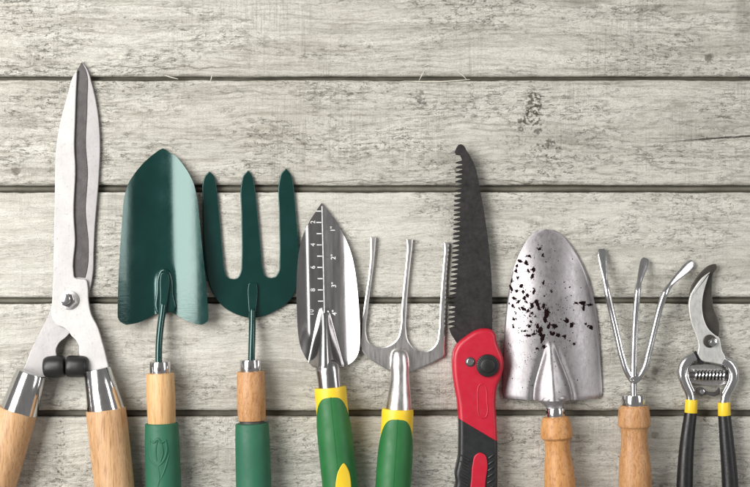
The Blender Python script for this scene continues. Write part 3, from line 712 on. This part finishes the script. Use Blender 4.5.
# ------------------------------------------------------------------ three-prong cultivator
t = Thing('hand_cultivator', 'three pronged wire cultivator with flattened curved tips and wooden handle', 'cultivator', 633, 400, 12)
def prong(pts, tipdir):
    """rod that ends in a flattened leaf-shaped claw; pts end at the claw tip; last 4 points are the claw"""
    c = curve(pts, 8); n = len(c); m = n - 26
    rad = []; fl = []
    for i in range(n):
        if i < m: rad.append(3.3); fl.append(1.0)
        else:
            q = (i - m) / (n - 1 - m)
            rad.append(interp([(0, 3.3), (.12, 3.2), (.32, 2.7), (.6, 3.7), (.86, 4.7), (.96, 4.3), (1, 3.2)], q)[0]); fl.append(interp([(0, 1), (.3, .5), (.6, .26), (1, .2)], q)[0])
    return tube(c, rad, 16, fl)
t.part('prong', prong([(630.6, 379, 16.5), (626.4, 371.5, 16.5), (622, 358, 16), (616.5, 334, 15), (611, 310, 15), (606.6, 291, 16.5), (605, 279, 13.5), (603.8, 264, 8), (603.2, 249, 2)], 0), m_chrome2)
t.part('prong', prong([(633.2, 396, 16), (633, 380, 16), (633.4, 350, 16.5), (634.4, 320, 17.5), (635.6, 300, 19), (636.6, 291, 19), (639, 281, 15.5), (643, 269.5, 9.5), (647.6, 258.5, 3)], 0), m_chrome2)
t.part('prong', prong([(632, 379.5, 18.5), (637.6, 377, 18.5), (643, 369, 18), (648, 352, 17), (654, 328, 16), (660, 305, 16), (664.6, 292, 17), (671.6, 283, 13.5), (683, 272.6, 8), (695.6, 262.4, 2)], 0), m_chrome2)
t.part('weld', tube(curve([(629, 378.6, 18.4), (633, 381, 19.6), (637.5, 378.6, 18.8)], 5), 2.4, 12), m_chrome2)
turned_handle(t, 633, 404, 634.4, [(404, 9), (404.6, 12.5), (406, 14.2), (410, 15.3), (418, 16), (423, 16.1), (425.4, 15.8), (426.8, 14.4), (430, 13.4), (438, 13), (446, 13.4), (456, 14.8), (468, 15.9), (484, 16.3), (505, 16.2), (530, 15.2), (550, 15), (565, 15.4), (574, 13), (579, 8), (581, 3)], m_tan, (394.4, 405, 12), 17)

# ------------------------------------------------------------------ bypass secateurs
t = Thing('pruning_secateurs', 'secateurs with curved steel blade, coil spring and black yellow banded handles', 'secateurs', 708, 400, 8)
dk = [(716.6, 264.2), (712, 264.6), (705, 269), (698, 277), (691.6, 288), (690, 300), (694, 320), (700, 338), (712, 342), (718.5, 337), (720, 327), (718, 318), (714.2, 308), (712.6, 296), (712.8, 282), (714, 273), (717.4, 268)]
t.part('anvil_blade', plate(dk, 3, 6, .7, 2, 6), m_prunerd)
lt = [(709.6, 272, 'c'), (702, 277.6), (695, 286.5), (690.4, 294, 'c'), (688.6, 301), (689, 313), (692, 326), (696.2, 337), (698.2, 346), (697, 353.5, 'c'), (701, 360), (712, 362.6), (724, 365, 'c'), (725.4, 359), (721.6, 350), (720.2, 343), (719, 338), (714, 334.4), (708, 328.6), (703.6, 319), (701.8, 308), (702.4, 297), (705, 286)]
fbm = t.part('cutting_blade', plate(lt, 7, 10.5, .8, 3, 6), m_pruner)
pv = t.part('pivot_nut', cyl(bmesh.new(), 709.2, 341, 10.2, 11.6, 6.6, 28, .6), m_prunerd)
t.part('bolt', cyl(bmesh.new(), 711.6, 342, 11.4, 14.5, 4.7, 6, .8, .4), m_chrome, pv)
t.part('bolt_tip', cyl(bmesh.new(), 711.8, 342, 14.4, 16.0, 2.6, 16, .6), m_chrome2, pv)
t.part('tail', plate([(692.5, 353, 'c'), (696, 351, 'c'), (704, 361), (703, 364.5, 'c'), (699.5, 363.5, 'c')], 5, 8.6, .5, 1, 3), m_black)
for side, pts in (('l', [(695, 356.5, 8), (688, 360, 8.5), (683.4, 366.5, 9), (682.6, 374.5, 9), (685.4, 384, 9), (689.4, 393, 9), (691.2, 404, 9)]), ('r', [(723, 360.5, 8), (729.4, 364.5, 8.5), (733.2, 371, 9), (733.6, 378, 9), (730.4, 386.5, 9), (726, 395, 9), (723.8, 407, 9)])):
    c = curve(pts, 8)
    h = t.part('handle', tube(c, [5.2 - .6 * sstep(366, 400, p.y) for p in c], 20, .8), m_chrome2)
    sg = -1 if side == 'l' else 1                         # raised inner rib of the forged handle
    t.part('rib', tube([(p.x - sg * 4.4, p.y + .4, p.z + 1.4) for p in c[4:-10]], 1.7, 12), m_chrome, h)
t.part('spring_plate', plate([(690, 366, 'c'), (700, 364.5), (712, 364.6), (724, 368), (730, 374), (731, 380, 'c'), (728, 384), (720, 386), (700, 385), (690, 383, 'c'), (688, 375)], 2, 3.6, .6, 2, 4), m_stamped)
sprp = []
for i in range(9 * 16 + 1):
    a = 2 * math.pi * i / 16; q = i / (9 * 16)
    sprp.append((694 + 31 * q, 375.4 + 5.0 * math.cos(a), 9.5 + 5.0 * math.sin(a)))
t.part('coil_spring', tube(sprp, 1.0, 8), m_chrome)
t.part('spring_core', turned((688, 375, 9.4), (731, 376.4, 9.4), [(0, 2.4), (6, 2.6), (7, 3.4), (37, 3.2), (38, 2.4), (43, 2.4)], 16), m_strip)
ca = t.part('safety_catch', plate([(697, 388.5), (703, 387.5), (706.5, 391), (716, 391.4), (719.5, 388), (720, 394), (714, 396.5), (706, 394.6), (701, 396.5), (697.2, 393)], 5, 7.5, .6, 2, 4), m_strip)
t.part('catch_pin', cyl(bmesh.new(), 702, 391.8, 7, 9.6, 2.6, 18, .9), m_chrome2, ca)
for (a, b, c, d, e) in (((691.2, 399.5), (690.6, 412.5), (687.4, 436), (684.4, 487), (684, 560)), ((723.7, 402.3), (724.2, 415.4), (726, 436), (730, 487), (732, 560))):
    t.part('yellow_band', turned((*a, 9), (*b, 9), rounded([(0, 6.1), (13.2, 6.3)], .6, .2), 28), m_yellow)
    p = curve([(*b, 9), (*c, 9.4), (*d, 9.4), ((d[0] * .5 + e[0] * .5), 525, 9.4), (*e, 9.4)], 10)
    t.part('grip', tube(p, [interp([(412, 6.2), (425, 6.6), (450, 7.4), (487, 8.2), (520, 8.4), (545, 8), (556, 6.5), (560, 3.5)], q.y)[0] for q in p], 28), m_bgrip)
